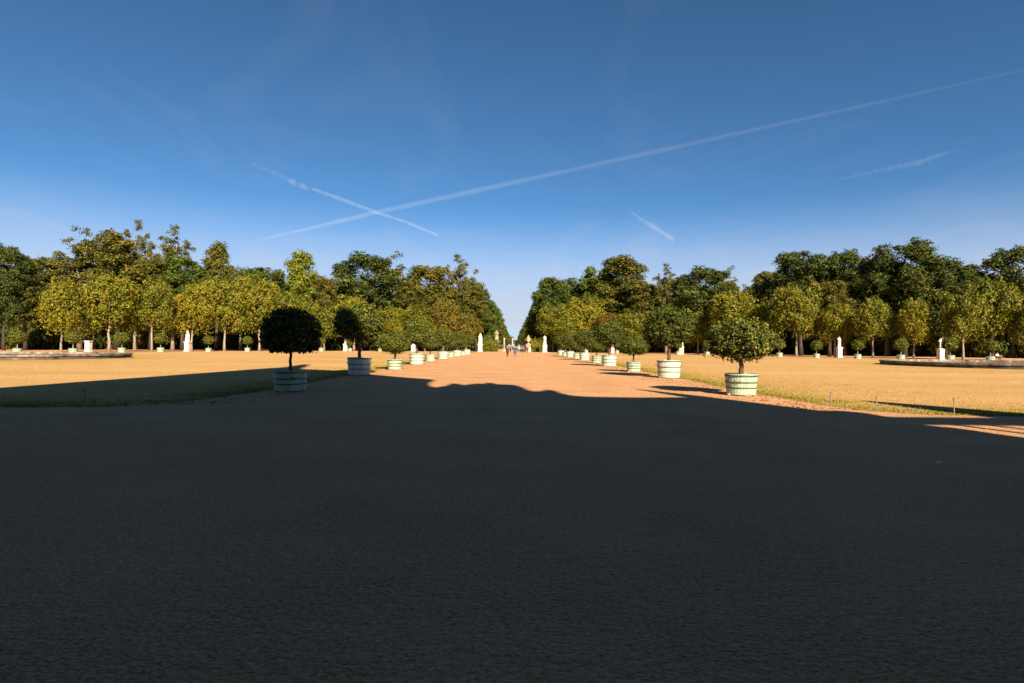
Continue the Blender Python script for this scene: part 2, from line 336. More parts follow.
def pebbles():
    g = np.random.default_rng(18); mb = MB()
    for i in range(2600):
        y = 1.6 + 11 * g.random() ** 1.6; x = (g.random() - .5) * 2 * (y * .95 + .3); r = .006 + .012 * g.random() ** 3
        vs = [(x + dx_ * r * (.7 + .5 * g.random()), y + dy_ * r * (.7 + .5 * g.random()), .003 + dz_ * r * .8) for dx_, dy_, dz_ in ((1, 0, 0), (0, 1, 0), (-1, 0, 0), (0, -1, 0), (0.2, .1, 1))]
        mb.add(vs, [(0, 1, 4), (1, 2, 4), (2, 3, 4), (3, 0, 4)])
    m = noisy('pebble', [(.3, (.2, .13, .09)), (.7, (.5, .42, .34))], 9)
    tag(mb.build('pebbles', m), 'loose pebbles lying on the shaded gravel forecourt', 'pebbles', kind='stuff')
pebbles()

# ------------------------------------------------------------------ tub trees
def make_tub(h, r, bodymat, detail=True):
    root = thing('tub_tree', None, None)
    n = 30; mb = MB()
    prof = [(r * .86, .035), (r * .885, .16), (r * .97, .09 + h * .93), (r * .98, h), (r * .90, h), (r * .89, h - .09)]
    mb.lathe(prof, 60, wob=(lambda a, z: 1 - .012 * (1 if int(round(a / (2 * PI) * 60)) % 2 else 0)))
    body = mb.build('tub', bodymat, root)
    for z in (.30, .60, .96):
        zz = .09 + (h - .09) * z; rr = r * (.875 + .1 * z) + .006; t = .017 if z < .9 else .022
        MB().lathe([(rr, zz - t), (rr + .009, zz - t), (rr + .009, zz + t), (rr, zz + t)], 48).build('hoop', M['hoop'], body)
    MB().lathe([(r * .885, h - .10), (r * .7, h - .07), (.1, h - .045)], 28, wob=lambda a, z: 1 + .01 * math.sin(a * 7)).build('potting_soil', M['pot_soil'], root)
    for a in (.8, 2.35, 3.95, 5.5):
        x, y = math.cos(a) * r * .72, math.sin(a) * r * .72
        MB().box(x - .11, x + .11, y - .08, y + .08, 0.0, .08).build('foot', M['sandstone_grey'], body, bevel=.01)
    if detail:
        for sg in (1, -1):
            MB().tube([(sg * r * .97, -.1, h * .74), (sg * (r * .97 + .07), -.07, h * .70), (sg * (r * .97 + .07), .07, h * .70), (sg * r * .97, .1, h * .74)], [.012] * 4, 8).build('handle', M['hoop'], body, True)
    return root
def tub_trunk(h, z0, z1, r0, seed, lean=.02):
    g = random.Random(seed); mb = MB(); n = 7
    pts = [(g.uniform(-1, 1) * lean * i / 2, g.uniform(-1, 1) * lean * i / 2, h - .1 + (z0 + .25 - h + .1) * i / (n - 1)) for i in range(n)]
    mb.tube(pts, [r0 * (1.25 if i == 0 else 1 - .04 * i) for i in range(n)], 12)
    for k in range(7):
        a = 2 * PI * k / 7 + g.random(); l = (z1 - z0) * g.uniform(.3, .5); b = pts[-1 - k % 2]
        e = (b[0] + math.cos(a) * l, b[1] + math.sin(a) * l, b[2] + l * g.uniform(.5, 1.1))
        mid = tuple((b[i] + e[i]) / 2 + g.uniform(-.05, .05) for i in range(3))
        mb.tube([b, mid, e], [r0 * .55, r0 * .35, r0 * .12], 7)
    return mb
def tub_tree(kind, seed):
    """kind 'low': small standard in a low tub; 'tall': larger one in a deep tub"""
    g = random.Random(seed)
    if kind == 'low':   h, r, z0, z1, cr, tr = .68, .53, 1.18, 2.62, 1.02, .065
    elif kind == 'ball': h, r, z0, z1, cr, tr = .68, .575, 1.28, 2.92, 1.06, .055
    elif kind == 'wide': h, r, z0, z1, cr, tr = .70, .545, 1.14, 2.78, 1.10, .085
    else:               h, r, z0, z1, cr, tr = .92, .64, 1.62, 4.0, 1.36, .095
    root = make_tub(h, r, M['mint'] if kind in ('low', 'wide', 'ball') else M['cream'])
    tub_trunk(h, z0, z1, tr, seed, .01).build('trunk', M['bark_red'], root, True)
    cz = (z0 + z1) / 2; hz_ = (z1 - z0) / 2
    if kind == 'ball':
        lob = [(0, 0, cz + .02, cr * .93, cr * .93, hz_ * .92, 1)] + [(math.cos(a) * .5, math.sin(a) * .5, z0 + .42, .5, .5, .36, .12) for a in np.arange(0, 6.2, 1.05)]
        V, T = leaves(seed, lob, 1500, 12, .07, .085, .55, .1, zcut=z0 + .03, uneven=.16, spiky=.45)
    else:
        lob = [(0, 0, cz, cr * .9, cr * .9, hz_ * .9, 3.2)]
        for k in range(12):
            a = k * 2.4 + g.random() * .8; e = g.uniform(-.75, .8); q = g.uniform(.3, .42)
            lob.append((math.cos(a) * cr * .68 * math.cos(e), math.sin(a) * cr * .68 * math.cos(e), cz + hz_ * .7 * math.sin(e), cr * q, cr * q, hz_ * q, .2))
        V, T = leaves(seed, lob, 1900, 14, .085, .078 if kind != 'tall' else .095, .5, .2, zcut=z0 - .04, uneven=.24)
    link('crown', quadmesh('tub_crown', V, T, M['tubleaf']), root)
    return root
proto = {}
def place_tub(kind, var, x, y, rz, label, group, sc=1):
    key = (kind, var)
    if key not in proto: proto[key] = tub_tree(kind, 100 + var * 7 + len(kind)); o = proto[key]
    else: o = copy_tree(proto[key])
    o.location = (x, y, .004); o.rotation_euler = (0, 0, rz); o.scale = (sc, sc, sc)
    return tag(o, label, 'potted tree', group)
order = ['nearest', 'second', 'third', 'fourth', 'fifth', 'sixth', 'seventh', 'eighth', 'ninth', 'farthest']
DY = [19.5, 30.3, 37.3, 48.0, 58.5, 69, 79, 89, 98.5, 108]
XR = [7.78, 8.25, 7.85, 8.05, 8.5, 8.55, 8.75, 8.8, 8.85, 8.9]; XL = [7.66, 8.23, 7.8, 8.2, 8.6, 8.6, 8.8, 8.9, 8.9, 8.9]
for side in (1, -1):
    for i in range(10):
        low = i % 2 == 0
        kind = ('ball' if (side == -1 and i == 0) else 'wide' if (side, i) in ((1, 0), (-1, 2)) else 'low') if low else 'tall'
        sn = 'right' if side == 1 else 'left'
        look = ('round-clipped tree in a low hooped tub' if kind == 'ball' else 'bushy tree in a low mint hooped tub' if low else 'tall round tree in a deep cream hooped tub')
        state = ', shaded' if (side == -1 and i < 2) else ''
        place_tub(kind, (i // 2) % 2, side * (XR if side == 1 else XL)[i], DY[i], i * 1.7 + side, f'{look}, {order[i]} of the {sn} avenue row{state}', 'tub trees lining the avenue', .92 if i == 2 else 1)
# smaller clipped ball trees in green tubs around the lawns
def make_side_tub(seed):
    root = make_tub(.80, .60, M['mint'], True); g = random.Random(seed)
    tub_trunk(.80, 1.5, 2.9, .07, seed).build('trunk', M['bark_pale'], root, True)
    V, T = leaves(seed, [(0, 0, 2.5, .98, .98, 1.0, 1), (.2, .15, 2.3, .8, .8, .8, .3)], 520, 9, .1, .17, .6, .1, zcut=1.5, uneven=.15)
    link('crown', quadmesh('side_crown', V, T, M['sideleaf']), root); return root
SIDE = [  # px, dist, label
 (16, 76, 'ball tree in green tub at the left end of the left lawn row'), (72, 80, 'ball tree in green tub just left of the empty pedestal'),
 (121, 93, 'ball tree in green tub right of the empty pedestal'), (160, 103, 'ball tree in green tub left of the pointed white statue'),
 (208, 110, 'ball tree in green tub right of the pointed white statue'), (247, 122, 'ball tree in green tub left of the dark shaded ball tree'),
 (321, 138, 'ball tree in green tub right of the dark shaded ball tree'), (350, 146, 'ball tree in green tub beside the half hidden statue pedestal'),
 (380, 150, 'ball tree in green tub beyond the shaded tall tub'), (617, 150, 'ball tree in green tub right of the slim far statue'),
 (586, 155, 'ball tree in green tub left of the slim far statue'),
 (678, 132, 'ball tree in green tub at the foot of the statue behind the right row'), (707, 128, 'ball tree in green tub half hidden by the nearest right tub tree'),
 (779, 112, 'ball tree in green tub right of the nearest right tub tree'), (816, 103, 'ball tree in green tub left of the bowed white statue'),
 (857, 98, 'ball tree in green tub right of the bowed white statue'), (900, 91, 'ball tree in green tub left of the statue with raised arm'),
 (949, 86, 'ball tree in green tub right of the statue with raised arm'), (989, 82, 'ball tree in green tub at the right end of the right lawn row')]
sp = [make_side_tub(3), make_side_tub(4)]; used = set()
for i, (px, d, lab) in enumerate(SIDE):
    k = i % 2; o = sp[k] if k not in used else copy_tree(sp[k]); used.add(k)
    o.location = (xat(px, d), d, .012); o.rotation_euler = (0, 0, i * 1.3); q = .92 + .12 * ((i * 37) % 7) / 7; o.scale = (q, q, q)
    tag(o, lab, 'potted tree', 'ball trees in green tubs round the lawns')

# ------------------------------------------------------------------ woodland trees
def trunk_mesh(seed, h, r, spread, z0, bark, nl=9):
    g = random.Random(seed); mb = MB(); n = 9
    pts = [(g.uniform(-.06, .06) * i, g.uniform(-.06, .06) * i, h * .86 * i / (n - 1)) for i in range(n)]
    rad = [r * (1.45 if i == 0 else 1.0 - .1 * i) for i in range(n)]
    mb.tube(pts, rad, 9)
    for k in range(nl):
        j = 3 + k % (n - 4); b = Vector(pts[j]); 
        if b.z < z0 * .8: b.z = z0 * .8 + g.random()
        a = 2.4 * k + g.random(); l = spread * g.uniform(.5, .85) * (1 - .45 * (b.z / h)); up = g.uniform(.35, .9)
        e = b + Vector((math.cos(a) * l, math.sin(a) * l, l * up)); mid = (b + e) / 2 + Vector((g.uniform(-.3, .3), g.uniform(-.3, .3), -.15 * l))
        rb = r * .42 * (1 - .5 * b.z / h); mb.tube([b, mid, e], [rb, rb * .65, rb * .2], 6)
        for q in range(2):
            e2 = mid + Vector((g.uniform(-1, 1), g.uniform(-1, 1), g.uniform(.1, 1))) * l * .5; mb.tube([mid, (mid + e2) / 2 + Vector((0, 0, .1)), e2], [rb * .45, rb * .3, rb * .1], 5)
    return mb.mesh('trunk', bark, True)
# crown prototypes: unit tree = 12 m tall chestnut, 22 m oak ...
def chestnut_crown(seed, m, H=12.0, z0=3.05, rx=4.2):
    g = random.Random(seed); cz = (z0 + H) / 2; hz_ = (H - z0) / 2; lob = [(0, 0, cz, rx * .78, rx * .78, hz_ * .86, 1.3)]
    for k in range(16):
        t = g.uniform(-.9, .75); rad = rx * .62 * math.sqrt(1 - .75 * max(0, t) ** 2) * (1 if t > -.4 else .8); a = k * 2.4 + g.random()
        q = g.uniform(.26, .40); lob.append((math.cos(a) * rad, math.sin(a) * rad, cz + hz_ * .8 * t, rx * q, rx * q, hz_ * q * .85, .16))
    V, T = leaves(seed, lob, 640, 24, .27, .26, .62, .8, zcut=z0 - .6, uneven=.34)
    T = np.clip(T + .06 * (cz - np.repeat(V.reshape(-1, 4, 3)[:, 0, 2], 1)) / hz_, 0, 1)
    return quadmesh('chestnut_crown', V, T, m)
def broad_crown(seed, m, H=22.0, z0=5.5, rx=6.5, nclump=2000, leaf=.30, gappy=.4, sig=.30, shape=0):
    g = random.Random(seed); cz = (z0 + H) / 2; hz_ = (H - z0) / 2; lob = []; nl = 34
    for k in range(nl):
        t = -.95 + 1.88 * (k + g.random()) / nl
        w_ = math.sqrt(max(.06, 1 - t * t)) if shape == 0 else (.95 - .75 * max(0, (t + .3) / 1.3) ** 1.3) * (1 if t > -.75 else .7)
        rad = rx * .78 * w_ * math.sqrt(g.random() * .85 + .12); a = k * 2.4 + g.random() * .8
        q = g.uniform(.11, .31) * (1.1 - .35 * gappy)
        lob.append((math.cos(a) * rad, math.sin(a) * rad, cz + hz_ * .92 * t, rx * q * 1.1, rx * q * 1.1, rx * q * g.uniform(.7, 1.2), q * q * 20))
    if gappy < .6: lob.append((0, 0, cz - hz_ * .15, rx * .55, rx * .55, hz_ * .75, 4.5))
    V, T = leaves(seed, lob, nclump, 16, sig, leaf, .4, .35, zcut=z0 - 1.5, uneven=.62)
    return quadmesh('broad_crown', V, T, m)
def thin_tree(seed, m, bark, H=24.0, z0=7.0, rx=4.6):
    g = random.Random(seed); mb = MB(); lob = []
    tp = [(g.uniform(-.08, .08) * i, g.uniform(-.08, .08) * i, H * .84 * i / 9) for i in range(10)]
    mb.tube(tp, [.30 * (1.4 if i == 0 else 1 - .095 * i) for i in range(10)], 9)
    for k in range(20):
        t = (k + g.random()) / 20; b0 = Vector(tp[3 + int(t * 5.99)]); a = k * 2.4 + g.random(); l = rx * g.uniform(.5, 1.0) * (1 - .35 * t)
        e = b0 + Vector((math.cos(a) * l, math.sin(a) * l, l * g.uniform(.8, 1.5))); e.z = min(e.z, H)
        mid = (b0 + e) / 2 + Vector((g.uniform(-.4, .4), g.uniform(-.4, .4), -.12 * l)); mb.tube([b0, mid, e], [.11, .07, .025], 5)
        for j in range(9):
            f = .3 + .75 * j / 8; p_ = (mid.lerp(e, (f - .5) * 2) if f > .5 else b0.lerp(mid, f * 2)) + Vector((g.gauss(0, .45), g.gauss(0, .45), g.gauss(0, .4)))
            q = g.uniform(.25, .6); lob.append((p_.x, p_.y, p_.z, q * 1.2, q * 1.2, q * .8, q))
    for k in range(6):
        q = g.uniform(.3, .55); lob.append((g.gauss(0, .7), g.gauss(0, .7), H - .4 - 1.8 * g.random(), q, q, q * 1.3, q * .8))
    lob.append((0, 0, z0 - 2.5, 2.4, 2.4, 3.2, 9))
    V, T = leaves(seed, lob, 1250, 11, .25, .25, .1, .3, uneven=.5)
    return mb.mesh('trunk', bark, True), quadmesh('thin_crown', V, T, m)
PR = {}
def norm(tm, cm, H, rad):
    co = np.empty(len(cm.vertices) * 3, np.float32); cm.vertices.foreach_get('co', co); co = co.reshape(-1, 3)
    return tm, cm, float(np.percentile(co[:, 2], 99.97)), float(np.percentile(np.hypot(co[:, 0], co[:, 1]), 96))
def protos():
    for k, nm in enumerate(('chestnut', 'chestnut_gold', 'chestnut_brown', 'chestnut_rust')):
        for v in range(2):
            H = 12.0
            PR[(nm, v)] = norm(trunk_mesh(40 + k * 3 + v, H, .19, 3.6, 3.2, M['bark_pale']), chestnut_crown(60 + k * 5 + v, M[nm]), H, 4.2)
    for v in range(2):
        PR[('oak', v)] = norm(trunk_mesh(80 + v, 22, .36, 6, 5, M['bark']), broad_crown(81 + v, M['oak']), 22, 6.5)
        PR[('green', v)] = norm(trunk_mesh(84 + v, 20, .30, 5, 4, M['bark']), broad_crown(86 + v, M['green'], 20, 4.5, 5.2, 1800, .29, .3), 20, 5.2)
        PR[('olive', v)] = norm(trunk_mesh(90 + v, 22, .32, 5, 4, M['bark']), broad_crown(92 + v, M['olive'], 22, 5.5, 5.2, 1800, .29, .4, shape=v), 22, 5.2)
        PR[('thin', v)] = norm(*thin_tree(98 + v, M['olive'], M['bark_pale']), 24, 4.2)
    PR[('lime', 0)] = norm(trunk_mesh(104, 18, .35, 4, 4, M['bark']), broad_crown(105, M['lime'], 18, 2.6, 4.6, 1500, .28, .3, shape=1), 18, 4.6)
protos()
KN = {'chestnut': ('chestnut_tree', 'yellow-green chestnut tree'), 'chestnut_gold': ('chestnut_tree', 'golden yellow chestnut tree'), 'chestnut_brown': ('chestnut_tree', 'browning orange-leaved chestnut tree'),
      'chestnut_rust': ('chestnut_tree', 'rusty red-leaved chestnut tree'), 'oak': ('oak_tree', 'dark green oak tree'), 'green': ('broadleaf_tree', 'mid green broadleaf tree'), 'olive': ('broadleaf_tree', 'olive green broadleaf tree'),
      'thin': ('sparse_tree', 'tall thin-leaved tree'), 'lime': ('broadleaf_tree', 'bright light green tree')}
rt = random.Random(11)
def tree(kind, v, x, y, H, rad, label, group, rz=None):
    tm, cm, PH, prad = PR[(kind, v)]
    o = thing(KN[kind][0], label, 'tree', (x, y, 0), rt.random() * 6.28 if rz is None else rz, group)
    s = rad / prad; o.scale = (s, s, H / PH)
    link('trunk', tm, o); link('crown', cm, o); return o
# (kind, variant, photo x of trunk, photo y of top, crown width px, metres, where)
FRONT = [
 ('oak', 0, 2, 243, 62, 108, 'at the left edge of the photo'), ('olive', 1, 24, 262, 60, 112, 'second from the left edge'),
 ('chestnut_gold', 0, 60, 277, 52, 98, 'with bare trunk between the two leftmost ball trees'), ('chestnut', 0, 108, 268, 66, 103, 'right behind the empty pedestal'),
 ('chestnut', 1, 151, 276, 50, 110, 'left of the pointed white statue'), ('chestnut_gold', 1, 191, 279, 50, 118, 'directly behind the pointed white statue'),
 ('chestnut', 0, 224, 272, 52, 126, 'right of the pointed white statue'), ('chestnut', 0, 259, 274, 50, 131, 'left behind the dark shaded ball tree'),
 ('chestnut', 1, 291, 289, 44, 140, 'hidden low behind the dark shaded ball tree'), ('chestnut', 0, 324, 302, 40, 146, 'between the two shaded tub trees'),
 ('chestnut_gold', 0, 354, 298, 46, 152, 'behind the second shaded tub tree'), ('chestnut', 1, 384, 305, 42, 157, 'behind the third left tub tree'),
 ('chestnut_gold', 1, 393, 317, 30, 150, 'glowing yellow above the third left tub tree'), ('chestnut', 0, 415, 305, 40, 163, 'behind the fourth left tub tree'),
 ('chestnut_brown', 0, 443, 299, 44, 166, 'large one left of the avenue mouth'), ('chestnut_brown', 1, 466, 312, 32, 170, 'beside the left white avenue statue'),
 ('chestnut', 1, 425, 318, 30, 160, 'low one over the far left tubs'),
 ('chestnut', 0, 553, 302, 36, 172, 'behind the right white avenue statue'), ('chestnut_gold', 1, 585, 293, 46, 168, 'tallest gold one right of the avenue mouth'),
 ('chestnut', 1, 565, 312, 34, 166, 'low one over the far right tubs'), ('chestnut_rust', 0, 609, 312, 32, 161, 'only rusty one behind the fourth right tub tree'),
 ('chestnut', 0, 634, 309, 40, 155, 'behind the third right tub tree'), ('chestnut', 1, 668, 303, 42, 149, 'behind the second right tub tree'),
 ('chestnut_gold', 0, 698, 311, 40, 143, 'between the two nearest right tub trees'), ('chestnut', 0, 733, 288, 58, 135, 'behind the nearest right tub tree'),
 ('chestnut', 1, 768, 296, 40, 128, 'peeking out right of the nearest right tub tree'), ('chestnut', 0, 796, 279, 52, 119, 'broad one left of the bowed white statue'),
 ('chestnut_gold', 1, 834, 300, 40, 114, 'orange-tinged one behind the bowed white statue'), ('chestnut', 1, 872, 295, 46, 108, 'round one right of the bowed white statue'),
 ('chestnut_gold', 0, 913, 298, 38, 103, 'narrow one left of the statue with raised arm'), ('chestnut', 0, 962, 288, 52, 98, 'right of the statue with raised arm'),
 ('chestnut', 1, 991, 274, 66, 100, 'broad one above the right end ball tree'), ('chestnut', 0, 1030, 290, 56, 96, 'cut by the right edge of the photo')]
for kd, v, px, ty, wpx, d, where in FRONT:
    tree(kd, v, xat(px, d), d, zat(px, ty, d), wpx / 2 / F * d * .90 / math.sqrt(1 + ((px - VPX) / F) ** 2), f'{KN[kd][1]} {where}', 'front row trees round the lawns')
BACK = [
 ('oak', 1, -14, 240, 50, 122, 'out at the far left edge'), ('thin', 0, 78, 226, 50, 128, 'rising above the leftmost gold chestnut'), ('olive', 0, 42, 258, 56, 130, 'behind the leftmost gold chestnut'),
 ('olive', 1, 116, 231, 66, 132, 'tall dense one over the empty pedestal'), ('thin', 1, 134, 219, 34, 137, 'highest one, just right above the empty pedestal'), ('olive', 0, 92, 240, 44, 134, 'between the two thin trees on the left'), ('thin', 1, 172, 225, 42, 140, 'above the pointed white statue'), ('olive', 0, 150, 258, 50, 136, 'shoulder high behind the pointed white statue'),
 ('olive', 1, 216, 242, 44, 142, 'narrow one right of the thin tree over the statue'), ('green', 1, 182, 256, 50, 138, 'dense one under the thin tree over the statue'), ('oak', 0, 262, 266, 46, 162, 'low between the olive trees on the left'),
 ('chestnut', 0, 240, 268, 50, 146, 'second row one left of the dark shaded ball tree'), ('lime', 0, 301, 251, 40, 156, 'only bright one above the dark shaded ball tree'), ('olive', 0, 322, 276, 36, 158, 'right of the bright light green tree'),
 ('oak', 1, 366, 252, 60, 172, 'with sky gaps above the second shaded tub tree'), ('thin', 0, 397, 252, 40, 176, 'right of the gappy dark oak on the left'), ('green', 0, 282, 272, 40, 168, 'peeking out left of the bright light green tree'),
 ('olive', 0, 428, 266, 50, 184, 'left of the twin-topped thin tree'), ('thin', 1, 458, 254, 40, 188, 'with twin tops left of the avenue'), ('olive', 1, 407, 286, 50, 176, 'tall one over the third left tub tree'),
 ('olive', 1, 476, 282, 34, 190, 'sloping down to the avenue on the left'), ('green', 0, 489, 300, 26, 200, 'last one before the left avenue row'), ('chestnut', 0, 345, 290, 50, 168, 'second row one over the second shaded tub tree'),
 ('green', 1, 553, 277, 44, 186, 'domed one at the right corner of the avenue'), ('oak', 0, 585, 276, 50, 196, 'behind the domed green tree'), ('olive', 0, 624, 256, 58, 186, 'highest one right of the avenue'),
 ('green', 0, 600, 266, 44, 192, 'left shoulder of the highest olive tree'), ('thin', 1, 666, 263, 30, 172, 'right of the highest olive tree'), ('oak', 1, 704, 266, 52, 166, 'above the gap between the two nearest right tub trees'),
 ('thin', 0, 730, 266, 26, 160, 'slim one right of the dark oak'), ('olive', 1, 645, 280, 44, 178, 'low between the highest olive and the thin tree'), ('olive', 1, 764, 281, 44, 150, 'low grey one left of the broad dark oak'),
 ('oak', 1, 822, 264, 84, 152, 'wide filler between the broad dark pair'), ('oak', 0, 885, 262, 70, 146, 'low one left of the big oak'), ('oak', 0, 800, 250, 56, 142, 'left half of the broad dark pair'), ('oak', 1, 843, 249, 54, 140, 'right half of the broad dark pair'), ('olive', 0, 829, 281, 44, 126, 'second row one over the bowed white statue'),
 ('oak', 0, 903, 241, 66, 130, 'big one over the statue with raised arm'), ('oak', 1, 944, 258, 54, 128, 'lower one right of the big oak'), ('green', 1, 886, 268, 50, 134, 'low between the two big oaks on the right'),
 ('oak', 1, 1012, 245, 62, 124, 'at the right edge of the photo'), ('oak', 0, 975, 274, 50, 130, 'low one before the right edge oak'), ('oak', 1, 740, 290, 50, 170, 'low one behind the nearest right tub tree')]
for kd, v, px, ty, wpx, d, where in BACK:
    tree(kd, v, xat(px, d), d, zat(px, ty, d), wpx / 2 / F * d * (1.12 if kd == 'oak' else 1.0), f'{KN[kd][1]} {where}', 'tall trees behind the chestnuts')
# deeper woodland, seen only through the gaps
for side in (1, -1):
    for row in range(3):
        for k in range(15):
            px = VPX + side * (34 + k * 36 + row * 11); base = 190 - (abs(px - VPX) / 520) * 82
            d = base + 26 + row * 16; ty = (284 if abs(px - VPX) < 250 else 273) + rt.uniform(-6, 10)
            kd = ('oak', 'green', 'olive', 'oak')[(k + row) % 4]
            tree(kd, k % 2, xat(px, d), d, zat(px, ty, d), 4.6 + rt.random() * 1.5, 'shaded woodland tree glimpsed between the trunks of the nearer trees', 'woodland trees behind')
# undergrowth in the shade of the trees
def bush_mesh(seed):
    V, T = leaves(seed, [(0, 0, 1.5, 3.0, 2.0, 1.6, 1), (1.5, .3, 1.9, 1.6, 1.5, 1.6, .5), (-1.6, -.3, 1.7, 1.6, 1.5, 1.5, .5)], 300, 14, .28, .34, .5, .3, zcut=.0, uneven=.3)
    return quadmesh('bush', V, T, M['oak'])
bms = [bush_mesh(1), bush_mesh(2)]
for side in (1, -1):
    for row in range(2):
        for k in range(26):
            px = VPX + side * (30 + k * 22 + row * 9); base = 180 - (abs(px - VPX) / 520) * 82
            d = base + 24 + row * 8; o = link('bush', bms[k % 2]); q = d / 130 * (1.1 + .3 * rt.random())
            o.location = (xat(px, d), d, 0); o.scale = (q, q, q * (1.35 + .5 * rt.random())); o.rotation_euler = (0, 0, rt.uniform(-.5, .5))
            tag(o, 'dark bush in the shade under the woodland trees', 'bush', 'undergrowth bushes')
# avenue rows
for side in (1, -1):
    for k in range(18):
        d = 198 + k * 20 + k * k * .9; kd = ('green', 'oak', 'olive')[k % 3]
        tree(kd, k % 2, side * (8.6 + .5 * rt.random()), d, 15.5 + 2 * rt.random(), 4.3, f'avenue tree lining the {"right" if side > 0 else "left"} side of the distant path', 'distant avenue trees')
for k in range(6):
    tree(('oak', 'green', 'olive')[k % 3], k % 2, -20 + k * 8, 830 + (k % 2) * 25, 12 + (k % 3) * 2, 5, 'small dark tree closing the far end of the avenue', 'trees closing the avenue')
# hedges flanking the avenue mouth
def hedge(side):
    V, T = leaves(31 + side, [(k * .85, 0, 1.9 + .25 * math.sin(k * 2), .8, .9, 2.1, 1) for k in range(-3, 4)], 700, 14, .2, .28, .55, .2, zcut=0)
    o = link('hedge', quadmesh('hedge', V, T, M['hedge'])); o.location = (side * 7.9, 171, 0)
    tag(o, f'yellow-green hedge behind the {"right" if side > 0 else "left"} white avenue statue', 'hedge', 'hedges at the avenue mouth')
hedge(1); hedge(-1)

# ------------------------------------------------------------------ figures
def skinmesh(name, verts, edges, radii, m, parent=None, root=0, sub=1):
    me = bpy.data.meshes.new(name); me.from_pydata(verts, edges, []); o = link(name, me, parent)
    o.modifiers.new('skin', 'SKIN')
    if not me.skin_vertices: 
        try: me.skin_vertices.new()
        except Exception: pass
    for i, r in enumerate(radii):
        r = r if isinstance(r, tuple) else (r, r)
        me.skin_vertices[0].data[i].radius = r; me.skin_vertices[0].data[i].use_root = (i == root)
    s = o.modifiers.new('sub', 'SUBSURF'); s.levels = sub; s.render_levels = sub
    me.materials.append(m); o.modifiers['skin'].use_smooth_shade = True
    return o
def skeleton(P):
    """P: joint dict -> verts, edges, radii of a whole body with head, hands and feet"""
    V, E, Rd, ix = [], [], [], {}
    def j(n, p, r, par=None):
        ix[n] = len(V); V.append(p); Rd.append(r)
        if par: E.append((ix[par], ix[n]))
    j('pelvis', P['pelvis'], (.145, .11)); j('waist', P['waist'], (.125, .10), 'pelvis'); j('chest', P['chest'], (.165, .115), 'waist'); j('neck', P['neck'], .058, 'chest')
    j('jaw', P['jaw'], .075, 'neck'); j('head', P['head'], .098, 'jaw'); j('top', P['top'], .062, 'head')
    for s in ('l', 'r'):
        q = 1 if s == 'r' else -1
        j('sh' + s, P['sh' + s], .062, 'chest'); j('el' + s, P['el' + s], .044, 'sh' + s); j('wr' + s, P['wr' + s], .028, 'el' + s)
        w_ = Vector(P['wr' + s]); dr = (w_ - Vector(P['el' + s])).normalized(); pm = w_ + dr * .07; j('pm' + s, tuple(pm), (.036, .018), 'wr' + s)
        for k in range(4):
            o_ = Vector(((k - 1.5) * .018, 0, 0)); b = pm + o_ + dr * .03; j(f'fa{k}' + s, tuple(b), .010, 'pm' + s); j(f'fb{k}' + s, tuple(b + dr * (.035 + .008 * (k in (1, 2))) + Vector((0, .012, 0))), .0085, f'fa{k}' + s)
        j('th' + s, tuple(w_ + dr * .05 + Vector((-q * .03, .025, 0))), .011, 'wr' + s)
        j('hip' + s, P['hip' + s], .092, 'pelvis'); j('kn' + s, P['kn' + s], .06, 'hip' + s); j('an' + s, P['an' + s], .04, 'kn' + s)
        a = Vector(P['an' + s]); j('to' + s, tuple(a + Vector((0, .16, -.045))), (.045, .03), 'an' + s)
    return V, E, Rd, ix
def walk_pose(st=.18, arm=.14):
    P = dict(pelvis=(0, 0, .95), waist=(0, .01, 1.12), chest=(0, .01, 1.34), neck=(0, .01, 1.50), jaw=(0, .035, 1.57), head=(0, .02, 1.645), top=(0, .005, 1.70))
    for s, q in (('l', -1), ('r', 1)):
        P['sh' + s] = (q * .19, 0, 1.42); P['el' + s] = (q * .24, -q * arm * .5, 1.15); P['wr' + s] = (q * .235, -q * arm + .05, .91)
        P['hip' + s] = (q * .095, 0, .90); P['kn' + s] = (q * .10, q * st * .55 + .03, .50); P['an' + s] = (q * .10, q * st - .03, .085)
    return P
def sit_pose():
    P = dict(pelvis=(0, 0, .53), waist=(0, -.03, .70), chest=(0, -.03, .92), neck=(0, 0, 1.08), jaw=(0, .04, 1.15), head=(0, .03, 1.225), top=(0, .015, 1.28))
    for s, q in (('l', -1), ('r', 1)):
        P['sh' + s] = (q * .19, -.03, 1.0); P['el' + s] = (q * .25, .02, .74); P['wr' + s] = (q * .14, .25, .66)
        P['hip' + s] = (q * .095, .02, .52); P['kn' + s] = (q * .12, .44, .52); P['an' + s] = (q * .12, .46, .085)
    return P
